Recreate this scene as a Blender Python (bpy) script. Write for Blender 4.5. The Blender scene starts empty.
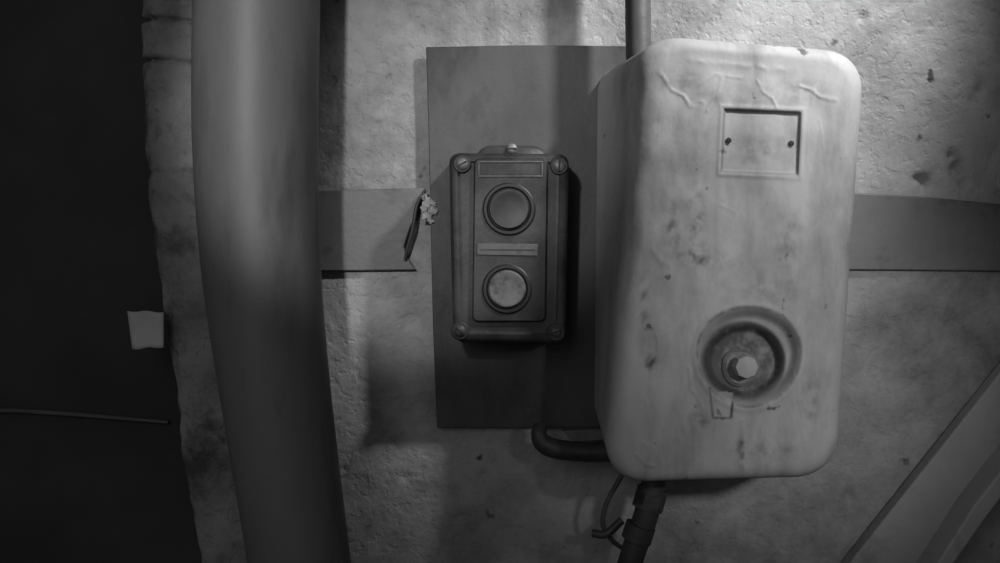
import bpy, math, random
from mathutils import Vector, noise
random.seed(3)
D=1.0; ZC=1.4
def W(px,py,d=0.0):
    s=(D-d)/D
    return Vector(((px-500)/1000*s, -d, ZC+(281.5-py)/1000*s))
def lin(v):
    v/=255.0
    return v/12.92 if v<=0.04045 else ((v+0.055)/1.055)**2.4
sc=bpy.context.scene
sc.view_settings.view_transform='Standard'

# ---------------------------------------------------------------- materials
def mat(name,lo,hi,scale=6,rough=0.6,bump=0.3,bscale=120,bdist=0.002,grime=None,gscale=3,metal=0.0,stretch=(1,1,1),spec=0.4,gr=(0.52,0.66),attr=None,bscale2=None,specks=None):
    m=bpy.data.materials.new(name); m.use_nodes=True
    nt=m.node_tree; N=nt.nodes; L=nt.links
    b=N['Principled BSDF']
    b.inputs['Roughness'].default_value=rough; b.inputs['Metallic'].default_value=metal
    b.inputs['Specular IOR Level'].default_value=spec
    g=N.new('ShaderNodeNewGeometry'); mp=N.new('ShaderNodeMapping'); mp.inputs['Scale'].default_value=stretch
    L.new(g.outputs['Position'],mp.inputs['Vector'])
    n=N.new('ShaderNodeTexNoise'); n.inputs['Scale'].default_value=scale; n.inputs['Detail'].default_value=8; n.inputs['Roughness'].default_value=0.62
    L.new(mp.outputs[0],n.inputs['Vector'])
    r=N.new('ShaderNodeValToRGB'); e=r.color_ramp.elements
    a=lin(lo); c=lin(hi)
    e[0].position=0.34; e[0].color=(a,a,a,1); e[1].position=0.66; e[1].color=(c,c,c,1)
    L.new(n.outputs['Fac'],r.inputs[0]); col=r.outputs[0]
    def mixto(fac,val,col):
        mx=N.new('ShaderNodeMixRGB'); gl=lin(val); mx.inputs[2].default_value=(gl,gl,gl,1)
        L.new(fac,mx.inputs[0]); L.new(col,mx.inputs[1]); return mx.outputs[0]
    if grime is not None:
        n2=N.new('ShaderNodeTexNoise'); n2.inputs['Scale'].default_value=gscale; n2.inputs['Detail'].default_value=10; n2.inputs['Roughness'].default_value=0.7
        L.new(mp.outputs[0],n2.inputs['Vector'])
        r2=N.new('ShaderNodeValToRGB'); r2.color_ramp.elements[0].position=gr[0]; r2.color_ramp.elements[1].position=gr[1]
        L.new(n2.outputs['Fac'],r2.inputs[0]); col=mixto(r2.outputs[0],grime,col)
    if specks:
        n3=N.new('ShaderNodeTexNoise'); n3.inputs['Scale'].default_value=specks[0]; n3.inputs['Detail'].default_value=4
        L.new(g.outputs['Position'],n3.inputs['Vector'])
        r3=N.new('ShaderNodeValToRGB'); r3.color_ramp.elements[0].position=specks[1]; r3.color_ramp.elements[1].position=specks[1]+0.05
        L.new(n3.outputs['Fac'],r3.inputs[0]); col=mixto(r3.outputs[0],specks[2],col)
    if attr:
        at=N.new('ShaderNodeAttribute'); at.attribute_name='dirt_shade'; col=mixto(at.outputs['Fac'],attr,col)
    L.new(col,b.inputs['Base Color'])
    nb=N.new('ShaderNodeTexNoise'); nb.inputs['Scale'].default_value=bscale; nb.inputs['Detail'].default_value=6; nb.inputs['Roughness'].default_value=0.6
    L.new(g.outputs['Position'],nb.inputs['Vector'])
    h=nb.outputs['Fac']
    if bscale2:
        v=N.new('ShaderNodeTexNoise'); v.inputs['Scale'].default_value=bscale2; v.inputs['Detail'].default_value=3
        L.new(g.outputs['Position'],v.inputs['Vector'])
        rr=N.new('ShaderNodeValToRGB'); rr.color_ramp.elements[0].position=0.36; rr.color_ramp.elements[1].position=0.46
        L.new(v.outputs['Fac'],rr.inputs[0])
        ad=N.new('ShaderNodeMath'); ad.operation='MULTIPLY_ADD'; ad.inputs[1].default_value=0.45
        L.new(rr.outputs[0],ad.inputs[0]); L.new(h,ad.inputs[2]); h=ad.outputs[0]
    bp=N.new('ShaderNodeBump'); bp.inputs['Strength'].default_value=bump; bp.inputs['Distance'].default_value=bdist
    L.new(h,bp.inputs['Height']); L.new(bp.outputs[0],b.inputs['Normal'])
    return m

M_wall=mat('wall_plaster',122,156,9,0.62,0.5,170,0.0022,grime=76,gscale=5,gr=(0.46,0.70),bscale2=95,specks=(34,0.68,62))
M_band=mat('painted_steel_bar',80,96,9,0.5,0.4,160,0.001,grime=54,gscale=14,gr=(0.55,0.7))
M_plate=mat('dark_plate',56,76,10,0.55,0.35,200,0.001,grime=38,gscale=7,stretch=(1,1,0.5),spec=0.25)
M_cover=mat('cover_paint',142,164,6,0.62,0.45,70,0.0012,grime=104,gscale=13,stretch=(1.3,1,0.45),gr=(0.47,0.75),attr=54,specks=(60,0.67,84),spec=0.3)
M_coverd=mat('cover_recess',84,120,40,0.6,0.5,150,0.0015)
M_pipe=mat('pipe_paint',92,104,8,0.5,0.25,90,0.001,grime=76,gscale=5,stretch=(2,2,0.5))
M_col=mat('column_plaster',106,148,14,0.8,0.7,130,0.003,grime=66,gscale=10,bscale2=70)
M_dark=mat('dark_metal',54,66,6,0.8,0.2,80,0.001,spec=0.1)
M_rail=mat('rail_metal',76,92,20,0.6,0.2,80,0.001,spec=0.1)
M_boxm=mat('button_box_bakelite',42,62,14,0.5,0.35,220,0.0008,grime=28,gscale=18,gr=(0.46,0.64),spec=0.3)
M_boxl=mat('button_box_label',62,80,40,0.5,0.3,200,0.0006,grime=42,gscale=60)
M_ring=mat('button_ring',16,26,30,0.5,0.1,200,0.0005)
M_btn1=mat('button_cap_dark',34,50,40,0.5,0.2,200,0.0006)
M_btn2=mat('button_cap_light',82,104,40,0.5,0.2,200,0.0006,grime=56,gscale=70)
M_screw=mat('screw_steel',80,118,60,0.5,0.2,300,0.0005,metal=0.2)
M_black=mat('hole_shade_black',14,24,20,0.6,0.2,200,0.0005)  # black colour stands in for the shade in holes and screw slots
M_cond=mat('conduit_paint',58,78,20,0.5,0.3,150,0.001)
M_cabl=mat('cable_sheath',44,62,20,0.5,0.3,150,0.001)
M_brace=mat('brace_paint',132,154,8,0.6,0.4,150,0.001,grime=108,gscale=8)
M_paper=mat('paper_tag',160,182,20,0.8,0.2,100,0.0006)
M_chip=mat('plaster_chip',120,180,60,0.9,0.8,200,0.002)
M_floor=mat('floor_concrete',70,95,4,0.8,0.5,60,0.003)

# ---------------------------------------------------------------- helpers
import bmesh
def make(name,verts,faces,m,parent=None,smooth=True,angle=40,recalc=True):
    vs=[Vector(v) for v in verts]
    lo=Vector((min(v[i] for v in vs) for i in range(3))); hi=Vector((max(v[i] for v in vs) for i in range(3)))
    c=(lo+hi)/2
    me=bpy.data.meshes.new(name); me.from_pydata([v-c for v in vs],[],faces)
    bm=bmesh.new(); bm.from_mesh(me); bmesh.ops.recalc_face_normals(bm,faces=bm.faces); bm.to_mesh(me); bm.free()
    me.materials.append(m)
    if smooth:
        me.polygons.foreach_set('use_smooth',[True]*len(me.polygons))
        try: me.set_sharp_from_angle(angle=math.radians(angle))
        except Exception: pass
    o=bpy.data.objects.new(name,me); sc.collection.objects.link(o)
    o.location=c
    if parent:
        o.parent=parent; o.location=c-parent.location
    return o
def empty(name,loc):
    e=bpy.data.objects.new(name,None); e.empty_display_size=0.05; sc.collection.objects.link(e); e.location=loc; return e
def bevel(o,w,s=2):
    b=o.modifiers.new('bevel','BEVEL'); b.width=w; b.segments=s; b.limit_method='ANGLE'; return o
def poly(name,pts,d0,d1,m,parent=None,bv=0.0):
    n=len(pts); v=[W(p[0],p[1],d1) for p in pts]
    w=[Vector((a.x,-d0,a.z)) for a in v]
    f=[tuple(range(n)),tuple(range(2*n-1,n-1,-1))]+[(i,(i+1)%n,n+(i+1)%n,n+i) for i in range(n)]
    o=make(name,v+w,f,m,parent,smooth=bv>0)
    if bv: bevel(o,bv)
    return o
def spline(P,n):
    out=[]
    P=[Vector(p) for p in P]
    Q=[2*P[0]-P[1]]+P+[2*P[-1]-P[-2]]
    for i in range(1,len(Q)-2):
        for k in range(n):
            t=k/n
            out.append(0.5*((2*Q[i])+(Q[i+1]-Q[i-1])*t+(2*Q[i-1]-5*Q[i]+4*Q[i+1]-Q[i+2])*t*t+(-Q[i-1]+3*Q[i]-3*Q[i+1]+Q[i+2])*t**3))
    out.append(P[-1]); return out
def tube(name,pts,m,parent=None,n=10,seg=32,rfun=None,flat=1.0):
    P=[]
    for (px,py,d,r) in pts:
        w=W(px,py,d); P.append((w.x,w.y,w.z,r))
    S=spline(P,n); vs=[]; fs=[]
    for i,s in enumerate(S):
        c=Vector(s[:3]); a=Vector(S[max(0,i-1)][:3]); b=Vector(S[min(len(S)-1,i+1)][:3])
        t=(b-a).normalized(); ref=Vector((0,1,0))
        u=t.cross(ref).normalized(); v=t.cross(u).normalized()
        for k in range(seg):
            th=2*math.pi*k/seg; r=s[3]
            if rfun: r*=rfun(c,th)
            vs.append(c+u*math.cos(th)*r+v*math.sin(th)*r*flat)
    for i in range(len(S)-1):
        for k in range(seg):
            k2=(k+1)%seg
            fs.append((i*seg+k,i*seg+k2,(i+1)*seg+k2,(i+1)*seg+k))
    fs.append(tuple(range(seg))); fs.append(tuple((len(S)-1)*seg+k for k in range(seg-1,-1,-1)))
    return make(name,vs,fs,m,parent,angle=60)
def lathe(name,px,py,dref,prof,m,parent=None,seg=48,sy=1.0,wob=0):
    c=W(px,py,dref); vs=[];fs=[]
    for (r,d) in prof:
        for k in range(seg):
            th=2*math.pi*k/seg; rr=max(r,1e-5)*(1+wob*math.sin(th*3+1))
            vs.append(Vector((c.x+rr*math.cos(th),-d,c.z+rr*math.sin(th)*sy)))
    for i in range(len(prof)-1):
        for k in range(seg):
            k2=(k+1)%seg; fs.append((i*seg+k,i*seg+k2,(i+1)*seg+k2,(i+1)*seg+k))
    fs.append(tuple(range(seg))); fs.append(tuple((len(prof)-1)*seg+k for k in range(seg-1,-1,-1)))
    return make(name,vs,fs,m,parent,angle=35)
def rquad(q,rad,nseg=12,nside=40):
    out=[]; arcs=[]
    for i in range(4):
        p=Vector(q[i]); a=(Vector(q[i-1])-p).normalized(); b=(Vector(q[(i+1)%4])-p).normalized()
        r=rad[i]; s=p+a*r; e=p+b*r; arc=[]
        for k in range(nseg+1):
            t=k/nseg
            arc.append((1-t)**2*s+2*t*(1-t)*(p*0.86+0.14*(s+e)/2)+t*t*e)
        arcs.append(arc)
    for i in range(4):
        out+=arcs[i]
        s=arcs[i][-1]; e=arcs[(i+1)%4][0]
        for k in range(1,nside): out.append(s.lerp(e,k/nside))
    return out
def segdist(p,a,b):
    ab=b-a; t=max(0,min(1,(p-a).dot(ab)/max(ab.length_squared,1e-9))); return (p-(a+ab*t)).length
def sstep(a,b,x):
    t=max(0,min(1,(x-a)/(b-a))); return t*t*(3-2*t)

# ---------------------------------------------------------------- room shell
def slab(name,x0,x1,y0,y1,z0,z1,m):
    v=[(x,y,z) for x in(x0,x1) for y in(y0,y1) for z in(z0,z1)]
    f=[(0,1,3,2),(4,6,7,5),(0,4,5,1),(2,3,7,6),(0,2,6,4),(1,5,7,3)]
    return make(name,v,f,m,smooth=False)
slab('floor',-1.6,1.8,-2.4,0.12,-0.1,0,M_floor)
X0,X1,Z0,Z1=-0.29,1.8,0.0,2.6
pits=[(958,168,7,12,12),(951,155,4,5,8),(964,182,4,6,8),(925,183,5,8,10),(917,178,4,4,7),(862,17,5,4,6),(375,117,7,7,-3),(979,90,3,9,6),(972,100,3,6,4),(850,495,4,9,5),(405,478,5,3,3),(344,470,3,3,3),(455,520,3,3,3),(885,330,4,4,4),(330,232,3,10,3)]
vs=[];fs=[]
xs=[X0]
while xs[-1]<0.62: xs.append(xs[-1]+0.003)
xs+= [0.8,1.1,1.8]
zs=[0,0.5,0.9,1.02]
while zs[-1]<1.76: zs.append(zs[-1]+0.003)
zs+=[2.0,2.6]
for z in zs:
    for x in xs:
        px=500+x*1000; py=281.5-(z-ZC)*1000; h=0
        if x<0.62 and 1.02<z<1.76:
            h=0.0018*noise.noise(Vector((x*8,z*8,0)))+0.0005*noise.noise(Vector((x*38,z*26,3)))+0.0003*noise.noise(Vector((x*110,z*85,9)))
            q=noise.noise(Vector((x*16,z*16,7)))+0.35*noise.noise(Vector((x*60,z*60,4)))
            h+=0.0007*sstep(0.12,0.17,q)
            for (a,b,rx,rz,dp) in pits:
                e=((px-a)/rx)**2+((py-b)/rz)**2
                if e<4:
                    e*=1+0.8*noise.noise(Vector((x*160,z*160,1)))
                    h-=dp*0.001*math.exp(-e*1.2)
        vs.append((x,-h,z))
nx=len(xs)
for j in range(len(zs)-1):
    for i in range(nx-1):
        a=j*nx+i; fs.append((a,a+1,a+nx+1,a+nx))
nb=len(vs); vs+=[(X0,0.12,0),(X1,0.12,0),(X1,0.12,2.6),(X0,0.12,2.6)]
fs+=[(nb,nb+3,nb+2,nb+1),tuple([nb]+[nb+1]+[nx-1-i for i in range(nx)]),tuple([nb+3]+[(len(zs)-1)*nx+i for i in range(nx)]+[nb+2]),
     tuple([nb]+[j*nx for j in range(len(zs))]+[nb+3]),tuple([nb+1,nb+2]+[j*nx+nx-1 for j in range(len(zs)-1,-1,-1)])]
me=bpy.data.meshes.new('wall_back'); me.from_pydata(vs,[],fs); me.materials.append(M_wall)
me.polygons.foreach_set('use_smooth',[k<len(fs)-5 for k in range(len(fs))])
wb=bpy.data.objects.new('wall_back',me); sc.collection.objects.link(wb)

# dark steel door to the left
door=empty('door_1',Vector((-0.75,0.03,1.1)))
o=slab('door_leaf',-1.5,-0.291,0.03,0.06,0.0,2.45,M_dark); o.parent=door; o.location-=door.location
poly('door_rail',[(-400,400),(20,409),(80,413),(168,421),(168,424),(80,417),(20,413),(-400,405)],-0.0299,-0.024,M_rail,door,bv=0.001)

# ---------------------------------------------------------------- plaster column edge left of pipe
def colr(c,th):
    py=281.5-(c.z-ZC)*1000
    r=1+0.10*noise.noise(Vector((c.z*14,math.cos(th)*1.5,math.sin(th)*1.5)))+0.06*noise.noise(Vector((c.z*60,math.cos(th)*4,math.sin(th)*4)))
    for k,(y0,w) in enumerate(((33,2.2),(72,2.2),(178,2),(318,3))):
        r-=(0.22 if k<2 else .05)*math.exp(-((py-y0-6*math.cos(th))/w)**2)
    return r
tube('plaster_column',[(188,-1250,.026,.045),(188,-400,.026,.045),(188,-60,.026,.045),(189,60,.026,.045),(193,160,.026,.045),(203,250,.026,.043),(214,350,.026,.041),(224,450,.026,.039),(240,563,.026,.038),(250,700,.026,.038),(252,1000,.026,.038),(252,1712,.026,.038)],M_col,n=60,seg=48,rfun=colr,flat=0.5)

# ---------------------------------------------------------------- big pipe
tube('vertical_pipe',[(262,-1050,.10,.055),(260,-400,.10,.056),(258,-80,.10,.0562),(257,0,.10,.056),(256,140,.10,.0553),(262,270,.10,.0525),(277,400,.10,.0485),(300,563,.10,.0450),(318,700,.10,.044),(330,900,.10,.044),(330,1837,.10,.044)],M_pipe,n=16,seg=64)

# ---------------------------------------------------------------- horizontal bars
poly('flat_steel_bar',[(215,192),(330,190),(425,188),(420,200),(417,214),(410,228),(404,246),(408,258),(416,270),(330,271),(215,271)],0.001,0.007,M_band,bv=0.0012)
poly('flat_steel_bar',[(440,189),(700,190),(860,193),(930,197),(1000,204),(1055,208),(1055,272),(1000,271),(860,270),(440,270)],0.001,0.007,M_band,bv=0.0012)

# ---------------------------------------------------------------- mounting plate
poly('mounting_plate',[(426,47),(520,45),(640,46),(690,50),(690,424),(600,427),(520,428),(437,428),(433,330),(430,200),(428,110)],0.0075,0.0108,M_plate,bv=0.0008)

root=empty('torn_plaster_chip',W(428,208,.03))
for k,(cx,cy,r) in enumerate([(428,203,5),(432,211,4.5),(427,217,4),(423,196,3),(431,221,2.5),(424,209,3.2),(434,204,2.3)]):
    vs=[];fs=[];n1,n2=10,7;c=W(cx,cy,.0130)
    for i in range(n2+1):
        for j in range(n1):
            a=math.pi*i/n2;b=2*math.pi*j/n1
            dv=Vector((math.sin(a)*math.cos(b),math.sin(a)*math.sin(b)*0.45,math.cos(a)))
            vs.append(c+dv*r*0.00105*(1+0.9*noise.noise(dv*2.5+Vector((k*3,0,0)))))
    for i in range(n2):
        for j in range(n1): fs.append((i*n1+j,i*n1+(j+1)%n1,(i+1)*n1+(j+1)%n1,(i+1)*n1+j))
    make('chip_%d'%(k+1),vs,fs,M_chip,root,angle=25)
tube('crevice_shade',[(425,190,.013,.0016),(417,205,.013,.0018),(413,228,.013,.002),(408,246,.012,.0018),(405,260,.010,.0014)],M_cabl,n=8,seg=10)  # dark strip standing in for shade in the crevice at the torn bar end

# ---------------------------------------------------------------- push-button box
bx=empty('push_button_box',W(508,248,.05))
def loft(name,rings,m,parent,cap=True,h=None,angle=50):
    vs=[];fs=[];n=len(rings[0][0])
    for (ol,d) in rings:
        for p in ol: vs.append(W(p[0],p[1],d))
    for i in range(len(rings)-1):
        for k in range(n): fs.append((i*n+k,i*n+(k+1)%n,(i+1)*n+(k+1)%n,(i+1)*n+k))
    fs.append(tuple(range(n)));fs.append(tuple((len(rings)-1)*n+k for k in range(n-1,-1,-1)))
    return make(name,vs,fs,m,parent,angle=angle)
def inset(q,a):
    c=sum((Vector(p) for p in q),Vector((0,0)))/4; out=[]
    for p in q:
        p=Vector(p); out.append((p.x-a*(1 if p.x>c.x else -1),p.y-a*(1 if p.y>c.y else -1)))
    return out
qb=[(449,153),(569,154),(565,343),(453,342)]
def rg(q,a,r,d): return (rquad(inset(q,a),[r]*4,8,8),d)
loft('box_body',[rg(qb,3,10,.0112),rg(qb,1,11,.045),rg(qb,1,11,.056)],M_boxm,bx)
loft('box_lid',[rg(qb,0,11,.058),rg(qb,0,11,.066),rg(qb,1.2,11,.069),rg(qb,3.5,10,.0705),rg(qb,8,8,.071),rg(qb,9.5,7,.0695),rg(qb,12,6,.0695)],M_boxm,bx)
qp=[(474,158),(548,158),(546,322),(472,322)]
loft('lid_panel',[rg(qp,0,6,.0693),rg(qp,0.3,6,.0725),rg(qp,1.6,5,.0738)],M_boxm,bx,angle=30)
def frame(nm,x0,y0,x1,y1,d,w=2.2,hh=.0018,m=M_boxl):
    for k,(a,b,c,e) in enumerate([(x0,y0,x1,y0+w),(x0,y1-w,x1,y1),(x0,y0+w,x0+w,y1-w),(x1-w,y0+w,x1,y1-w)]):
        poly('%s_%d'%(nm,k+1),[(a,b),(c,b),(c,e),(a,e)],d,d+hh,m,bx,bv=0.0004)
frame('top_label_frame',478,161,543,177,.0735,w=1.6,hh=.0012)
poly('top_label',[(481,164),(540,164),(540,174),(481,174)],.0735,.0741,M_boxm,bx)
poly('middle_label',[(477,243),(538,244),(538,256),(477,255)],.0735,.0749,M_boxl,bx,bv=0.0005)
poly('middle_label_line',[(480,249),(535,249.5),(535,250.6),(480,250.2)],.0749,.0753,M_boxm,bx)
for k,(cx,cy,r,mm) in enumerate([(509,209,24,M_btn1),(507,289,22.5,M_btn2)]):
    s=.925/1000
    lathe('button_ring_%d'%(k+1),cx,cy,.075,[((r+2.5)*s,.0735),((r+2.5)*s,.0748),((r+1)*s,.0758),((r-1.5)*s,.0758),((r-3)*s,.0745),((r-3)*s,.0735)],M_ring,bx)
    lathe('button_cap_%d'%(k+1),cx,cy,.076,[((r-3.5)*s,.0735),((r-4)*s,.0765),((r-5)*s,.0775),((r-7)*s,.0775),((r-9)*s,.0768),(0.003,.0764),(0,.0764)],mm,bx)
def screw(nm,px,py,d,r,parent,ang=0.6,m=M_screw):
    lathe(nm,px,py,d,[(r,d-.002),(r,d+.001),(r*.8,d+.0025),(r*.4,d+.0033),(0,d+.0034)],m,parent,seg=24)
    c=W(px,py,d); u=Vector((math.cos(ang),0,math.sin(ang)))*r*.9; v=Vector((-math.sin(ang),0,math.cos(ang)))*r*.14
    q=[c+u+v,c-u+v,c-u-v,c+u-v]
    vv=[Vector((p.x,-(d+.0037),p.z)) for p in q]+[Vector((p.x,-(d+.001),p.z)) for p in q]
    make(nm+'_slot',vv,[(0,1,2,3),(7,6,5,4),(0,4,5,1),(1,5,6,2),(2,6,7,3),(3,7,4,0)],M_black,parent,smooth=False)
for k,(a,b) in enumerate([(462,164),(559,166),(460,331),(556,332)]):
    lathe('screw_lug_%d'%(k+1),a,b,.07,[(.0085,.060),(.0085,.0715),(.0075,.0725),(0,.0725)],M_boxm,bx,seg=32)
    screw('lid_screw_%d'%(k+1),a,b,.0728,.0055,bx,ang=0.5+k,m=M_screw if k<2 else M_boxl)
gq=rquad([(478,145),(546,146),(552,170),(474,170)],[14,14,3,3],10,6)
loft('top_gland',[(gq,.0112),(gq,.050),(rquad([(481,148),(543,149),(549,168),(477,168)],[13,13,3,3],10,6),.054)],M_boxm,bx)
screw('gland_screw',512,149,.054,.0052,bx,ang=0.0)

# ---------------------------------------------------------------- switch gear cover
cv=empty('switchgear_cover',W(725,265,.08))
QB=[(598,66),(842,78),(822,458),(594,428)]
QF=[(646,29),(869,48),(838,480),(605,491)]
FD=.150
runs=[([(660,72),(672,90),(684,96),(690,106),(703,102)],1.7,1.0),([(722,78),(719,92),(712,100),(707,111)],1.5,.8),([(757,80),(763,92),(772,98),(777,108)],1.5,.8),([(800,86),(812,90),(820,97),(836,100)],1.8,.9),([(815,86),(812,104)],1.3,.6),
 ([(689,368),(691,388),(698,398),(703,409)],1.7,.9),([(636,454),(645,464),(654,466)],1.8,1.0),([(742,420),(743,440),(739,470)],1.6,1.1),([(792,372),(798,385),(799,402),(803,420)],1.4,.7),([(652,250),(662,262),(670,264)],1.6,.8),
 ([(655,332),(658,340),(657,350)],1.3,.5),([(606,72),(622,60),(640,56),(662,50)],4,1.8),([(690,60),(740,66),(790,70)],3.5,.5),([(803,430),(806,452)],1.6,.6),([(775,330),(788,336)],1.4,.4),([(720,205),(735,212)],1.3,.35),([(645,395),(650,420)],1.4,.4),([(700,84),(715,74),(740,78)],1.6,.4),([(640,440),(648,446)],1.4,.6),([(820,120),(824,150)],1.4,.4)]
runs=[([Vector(p) for p in a],w,h*.95) for a,w,h in runs]
def plate_sd(p):
    c=Vector((761,142)); v=p-c; a=math.radians(2.5); x=v.x*math.cos(a)+v.y*math.sin(a); y=-v.x*math.sin(a)+v.y*math.cos(a)
    return max(abs(x)-38,abs(y)-31)
def dish(p):
    v=p-Vector((749,356)); r=math.hypot(v.x/52.0,v.y/50.0)*(1+0.02*math.sin(3*math.atan2(v.y,v.x)))
    v2=p-Vector((743,361)); r2=math.hypot(v2.x/44.0,v2.y/41.0)
    return r,r2
def notch(p): return max(abs(p.x-722)-9-0.12*(418-p.y),abs(p.y-403)-15)
def hcov(p):
    h=0.0
    s=plate_sd(p)
    h+=0.0006*math.exp(-((s-3)/2.2)**2)
    h-=0.0022*sstep(1.0,-2.0,s)
    r,r2=dish(p)
    h+=0.0010*math.exp(-((r-1.05)/0.06)**2)
    h-=0.010*sstep(1.02,0.76,r)
    h-=0.016*sstep(1.0,0.70,r2)
    v=p-Vector((743,361)); h+=0.0025*math.exp(-((r2-0.80)/0.06)**2)*sstep(5,-20,v.x)
    s=notch(p)
    h-=0.0035*sstep(1.5,-2,s)*(1-sstep(1.02,.8,r))
    for pts,w,hh in runs:
        if min(abs(p.x-q.x) for q in pts)<60 and min(abs(p.y-q.y) for q in pts)<60:
            nz=noise.noise(Vector((p.x*.12,p.y*.12,11)))
            dm=min(segdist(p,pts[i],pts[i+1]) for i in range(len(pts)-1))+nz*1.6
            if dm<w*3: h+=hh*0.001*math.exp(-(dm/w)**2)*(0.75+nz)
    h+=0.0022*noise.noise(Vector((p.x*.012,p.y*.012,2)))+0.0007*noise.noise(Vector((p.x*.045,p.y*.03,5)))
    return h
stains=[(650,362,7,12,.7),(672,225,8,26,.5),(697,215,9,30,.45),(643,300,6,30,.45),(717,262,30,6,.3),(742,455,4,22,.5),(690,255,18,10,.45),(700,420,14,10,.4),(760,150,26,14,.3),(655,120,6,18,.3),(790,240,14,30,.3),(810,400,10,24,.35),(735,100,40,10,.25),(760,290,40,16,.25),(800,90,20,12,.3),(680,80,20,12,.3),(770,450,40,12,.25)]
def dirt_shade(p):  # shade painted into the bowl recess, plus real stains and dark outlines
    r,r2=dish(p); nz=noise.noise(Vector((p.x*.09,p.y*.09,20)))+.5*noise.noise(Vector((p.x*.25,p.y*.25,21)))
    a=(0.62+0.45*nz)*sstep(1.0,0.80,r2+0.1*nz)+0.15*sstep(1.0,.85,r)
    v=p-Vector((743,361)); a+=0.30*sstep(1,.85,r2)*sstep(.45,.6,r2)*sstep(10,-25,v.x)  # painted shade, deeper on the left of the bowl
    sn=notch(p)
    if sn<3: a*=sstep(-3,1,sn) if p.y>392 else 1  # painted shade taken off the notch so it reads lit
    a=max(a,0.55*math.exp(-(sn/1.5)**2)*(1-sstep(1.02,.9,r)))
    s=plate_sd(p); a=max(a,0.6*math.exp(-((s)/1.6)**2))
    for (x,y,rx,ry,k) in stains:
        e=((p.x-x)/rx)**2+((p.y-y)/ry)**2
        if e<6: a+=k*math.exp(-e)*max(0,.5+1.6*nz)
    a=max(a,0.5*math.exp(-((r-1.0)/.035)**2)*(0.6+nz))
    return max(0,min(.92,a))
rings=[]
def ringAt(t,Rb=26,Rf=42,ins=0):
    q=[Vector(QB[i]).lerp(Vector(QF[i]),t) for i in range(4)]
    if ins: q=[Vector(x) for x in inset(q,ins)]
    R=Rb+(Rf-Rb)*t-ins*0.55
    return rquad(q,[max(R,8)]*4,26,90)
BD=.0118
RS=.018
for t in [0,.03,.06,.1,.2,.3,.4,.5,.6,.7,.8]:
    rings.append((ringAt(t),BD+(FD-RS-BD)*t/.8,0))
for k in range(1,13):
    a=k/12*math.pi/2
    rings.append((ringAt(.8+.2*math.sin(a),ins=RS*1000*(1-math.cos(a))),FD-RS+RS*math.sin(a),sstep(.5,1,k/12)))
last=rings[-1][0]; cen=Vector((722,258))
NR=170
for k in range(1,NR):
    f=1-k/NR
    rings.append(([cen.lerp(p,f) for p in last],FD+0.004*(1-f*f),1))
vs=[];fs=[];n=len(last);dt=[]
for (ol,d,wt) in rings:
    for p in ol:
        jit=0.0012*noise.noise(Vector((p.x*.03,p.y*.03,d*30)))
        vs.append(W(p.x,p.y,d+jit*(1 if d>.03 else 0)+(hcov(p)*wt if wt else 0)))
        dt.append(dirt_shade(p)*wt if wt else 0)
for i in range(len(rings)-1):
    for k in range(n): fs.append((i*n+k,i*n+(k+1)%n,(i+1)*n+(k+1)%n,(i+1)*n+k))
fs.append(tuple(range(n)))
vs.append(W(cen.x,cen.y,FD+.004+hcov(cen))); dt.append(0); c=len(vs)-1; b=(len(rings)-1)*n
for k in range(n): fs.append((b+k,b+(k+1)%n,c))
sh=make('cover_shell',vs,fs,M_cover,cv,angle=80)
at=sh.data.attributes.new('dirt_shade','FLOAT','POINT'); at.data.foreach_set('value',dt)
for k,(a,b_) in enumerate([(728.5,140.5),(791,143.5)]):
    lathe('rivet_hole_%d'%(k+1),a,b_,FD+.001,[(.0024,FD-.006),(.0024,FD+.0022),(.0016,FD+.0024),(0,FD+.0024)],M_black,cv,seg=20)
lathe('spindle_washer',743,368,.138,[(.0165,.116),(.0165,.130),(.0135,.1325),(0,.1325)],M_coverd,cv,seg=32,wob=.03)
lathe('spindle_knob',746,367,.142,[(.0105,.128),(.0108,.143),(.0095,.1455),(.006,.1465),(0,.1467)],M_cover,cv,seg=8)

# ---------------------------------------------------------------- conduit above & cables below
tube('steel_conduit',[(642,-900,.065,.0120),(640,-300,.065,.0120),(638,-50,.065,.0120),(638,20,.065,.0120),(639,60,.065,.0120),(641,80,.065,.0120)],M_cond,n=10,seg=28)
tube('supply_cable',[(664,440,.075,.0115),(655,478,.075,.0115),(646,515,.075,.0115),(630,563,.07,.0115),(610,640,.06,.011),(595,800,.05,.011),(590,1755,.05,.011)],M_cabl,n=12,seg=24)
g=empty('cable_gland_nut',W(648,505,.075))
tube('gland_collar',[(653,488,.075,.0145),(650,499,.075,.0145),(647,509,.075,.0145)],M_cabl,g,n=3,seg=6)
tube('gland_collar_lower',[(641,525,.075,.0140),(636,540,.074,.0140)],M_cabl,g,n=3,seg=24)
tube('loose_wire',[(634,455,.06,.0022),(618,482,.06,.0024),(606,505,.055,.0024),(603,525,.05,.0024),(612,540,.045,.0024),(622,548,.04,.0022)],M_cond,n=10,seg=10)
tube('loose_wire',[(622,520,.05,.004),(606,534,.05,.004),(592,533,.05,.004)],M_cabl,n=8,seg=12)
hd=empty('bracket_lever',W(575,446,.04))
tube('lever_bar',[(620,452,.045,.0095),(585,452,.045,.0095),(556,449,.045,.0095),(543,443,.045,.0090),(539,434,.045,.0075),(541,426,.040,.0065)],M_cabl,hd,n=8,seg=20)
poly('lever_highlight',[(562,431),(600,429),(612,440),(575,442)],.024,.046,M_band,hd,bv=.001)  # lighter piece stands in for the highlight on top of the lever

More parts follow.
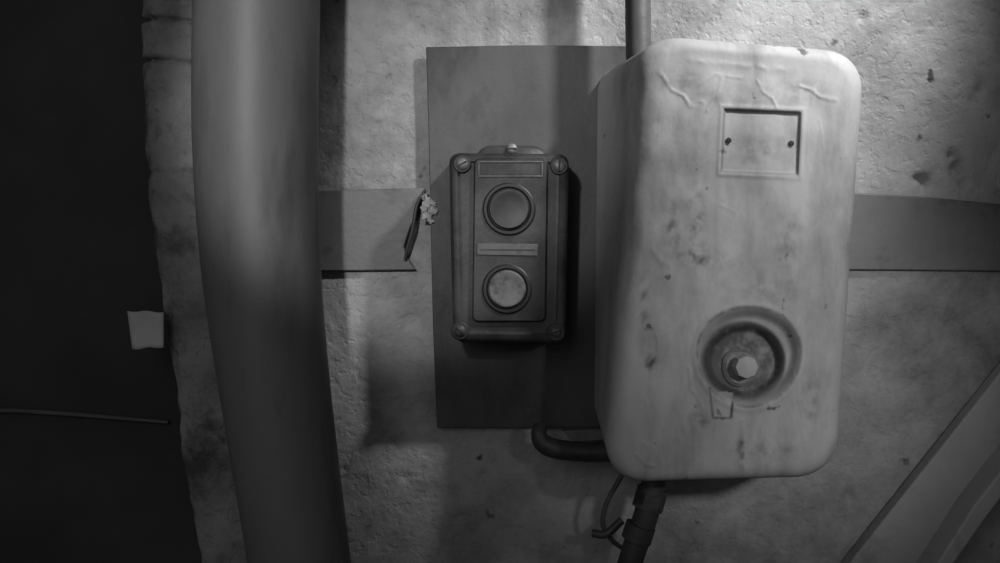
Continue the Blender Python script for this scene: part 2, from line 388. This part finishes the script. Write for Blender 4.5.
# ---------------------------------------------------------------- diagonal brace
br=empty('diagonal_brace',W(930,470,.03))
def beam(nm,pts,d0,d1,m): return poly(nm,pts,d0,d1,m,br,bv=.002)
beam('brace_web',[(1060,298),(1130,300),(1000,470),(930,563),(760,820),(690,820),(850,563)],.002,.020,M_brace)
beam('brace_flange',[(1135,300),(1150,300),(985,520),(955,563),(785,820),(768,820),(938,563),(975,505)],.002,.055,M_brace)

# ---------------------------------------------------------------- paper tag
vs=[];fs=[]
for j in range(9):
    for i in range(9):
        u=i/8;v=j/8
        vs.append(W(128+36*u+5*v*(1-u),311+38*v+1*u-3*u*v+.8*math.sin(u*9),.040+.010*u+.003*v))
for j in range(8):
    for i in range(8): a=j*9+i; fs.append((a,a+1,a+10,a+9))
tag=make('paper_tag',vs,fs,M_paper); so=tag.modifiers.new('solid','SOLIDIFY'); so.thickness=.0012

# ---------------------------------------------------------------- lights
def spot(name,loc,tgt,P,ang,blend,rad):
    l=bpy.data.lights.new(name,'SPOT'); l.energy=P; l.spot_size=math.radians(ang); l.spot_blend=blend; l.shadow_soft_size=rad
    o=bpy.data.objects.new(name,l); sc.collection.objects.link(o); o.location=loc
    o.rotation_euler=(Vector(tgt)-Vector(loc)).to_track_quat('-Z','Y').to_euler(); return o
spot('work_lamp',(0.76,-0.66,2.32),(0.20,0,1.62),125,28.5,0.85,0.05)
spot('cover_fill_spot',(0.62,-1.25,1.62),(0.265,0,1.33),28,22,0.9,0.05)  # added spot with no known source, brightens the lower cover
spot('left_fill_spot',(-0.26,-1.2,1.78),(-0.09,0,1.555),30,22,0.35,0.03)  # added spot for the column; its cone edge stands in for a wall shadow
fl=bpy.data.lights.new('room_fill','AREA'); fl.shape='SQUARE'; fl.size=0.9; fl.energy=3.3
fo=bpy.data.objects.new('room_fill',fl); sc.collection.objects.link(fo); fo.location=(-0.6,-1.7,1.85)
fo.rotation_euler=(Vector((0.1,0,1.4))-fo.location).to_track_quat('-Z','Y').to_euler()
w=bpy.data.worlds.new('dim_room'); sc.world=w; w.use_nodes=True
w.node_tree.nodes['Background'].inputs[0].default_value=(1,1,1,1); w.node_tree.nodes['Background'].inputs[1].default_value=0.06

cam=bpy.data.cameras.new('camera'); cam.lens=36; cam.sensor_width=36
co=bpy.data.objects.new('camera',cam); sc.collection.objects.link(co); co.location=(0,-D,ZC); co.rotation_euler=(math.pi/2,0,0)
sc.camera=co
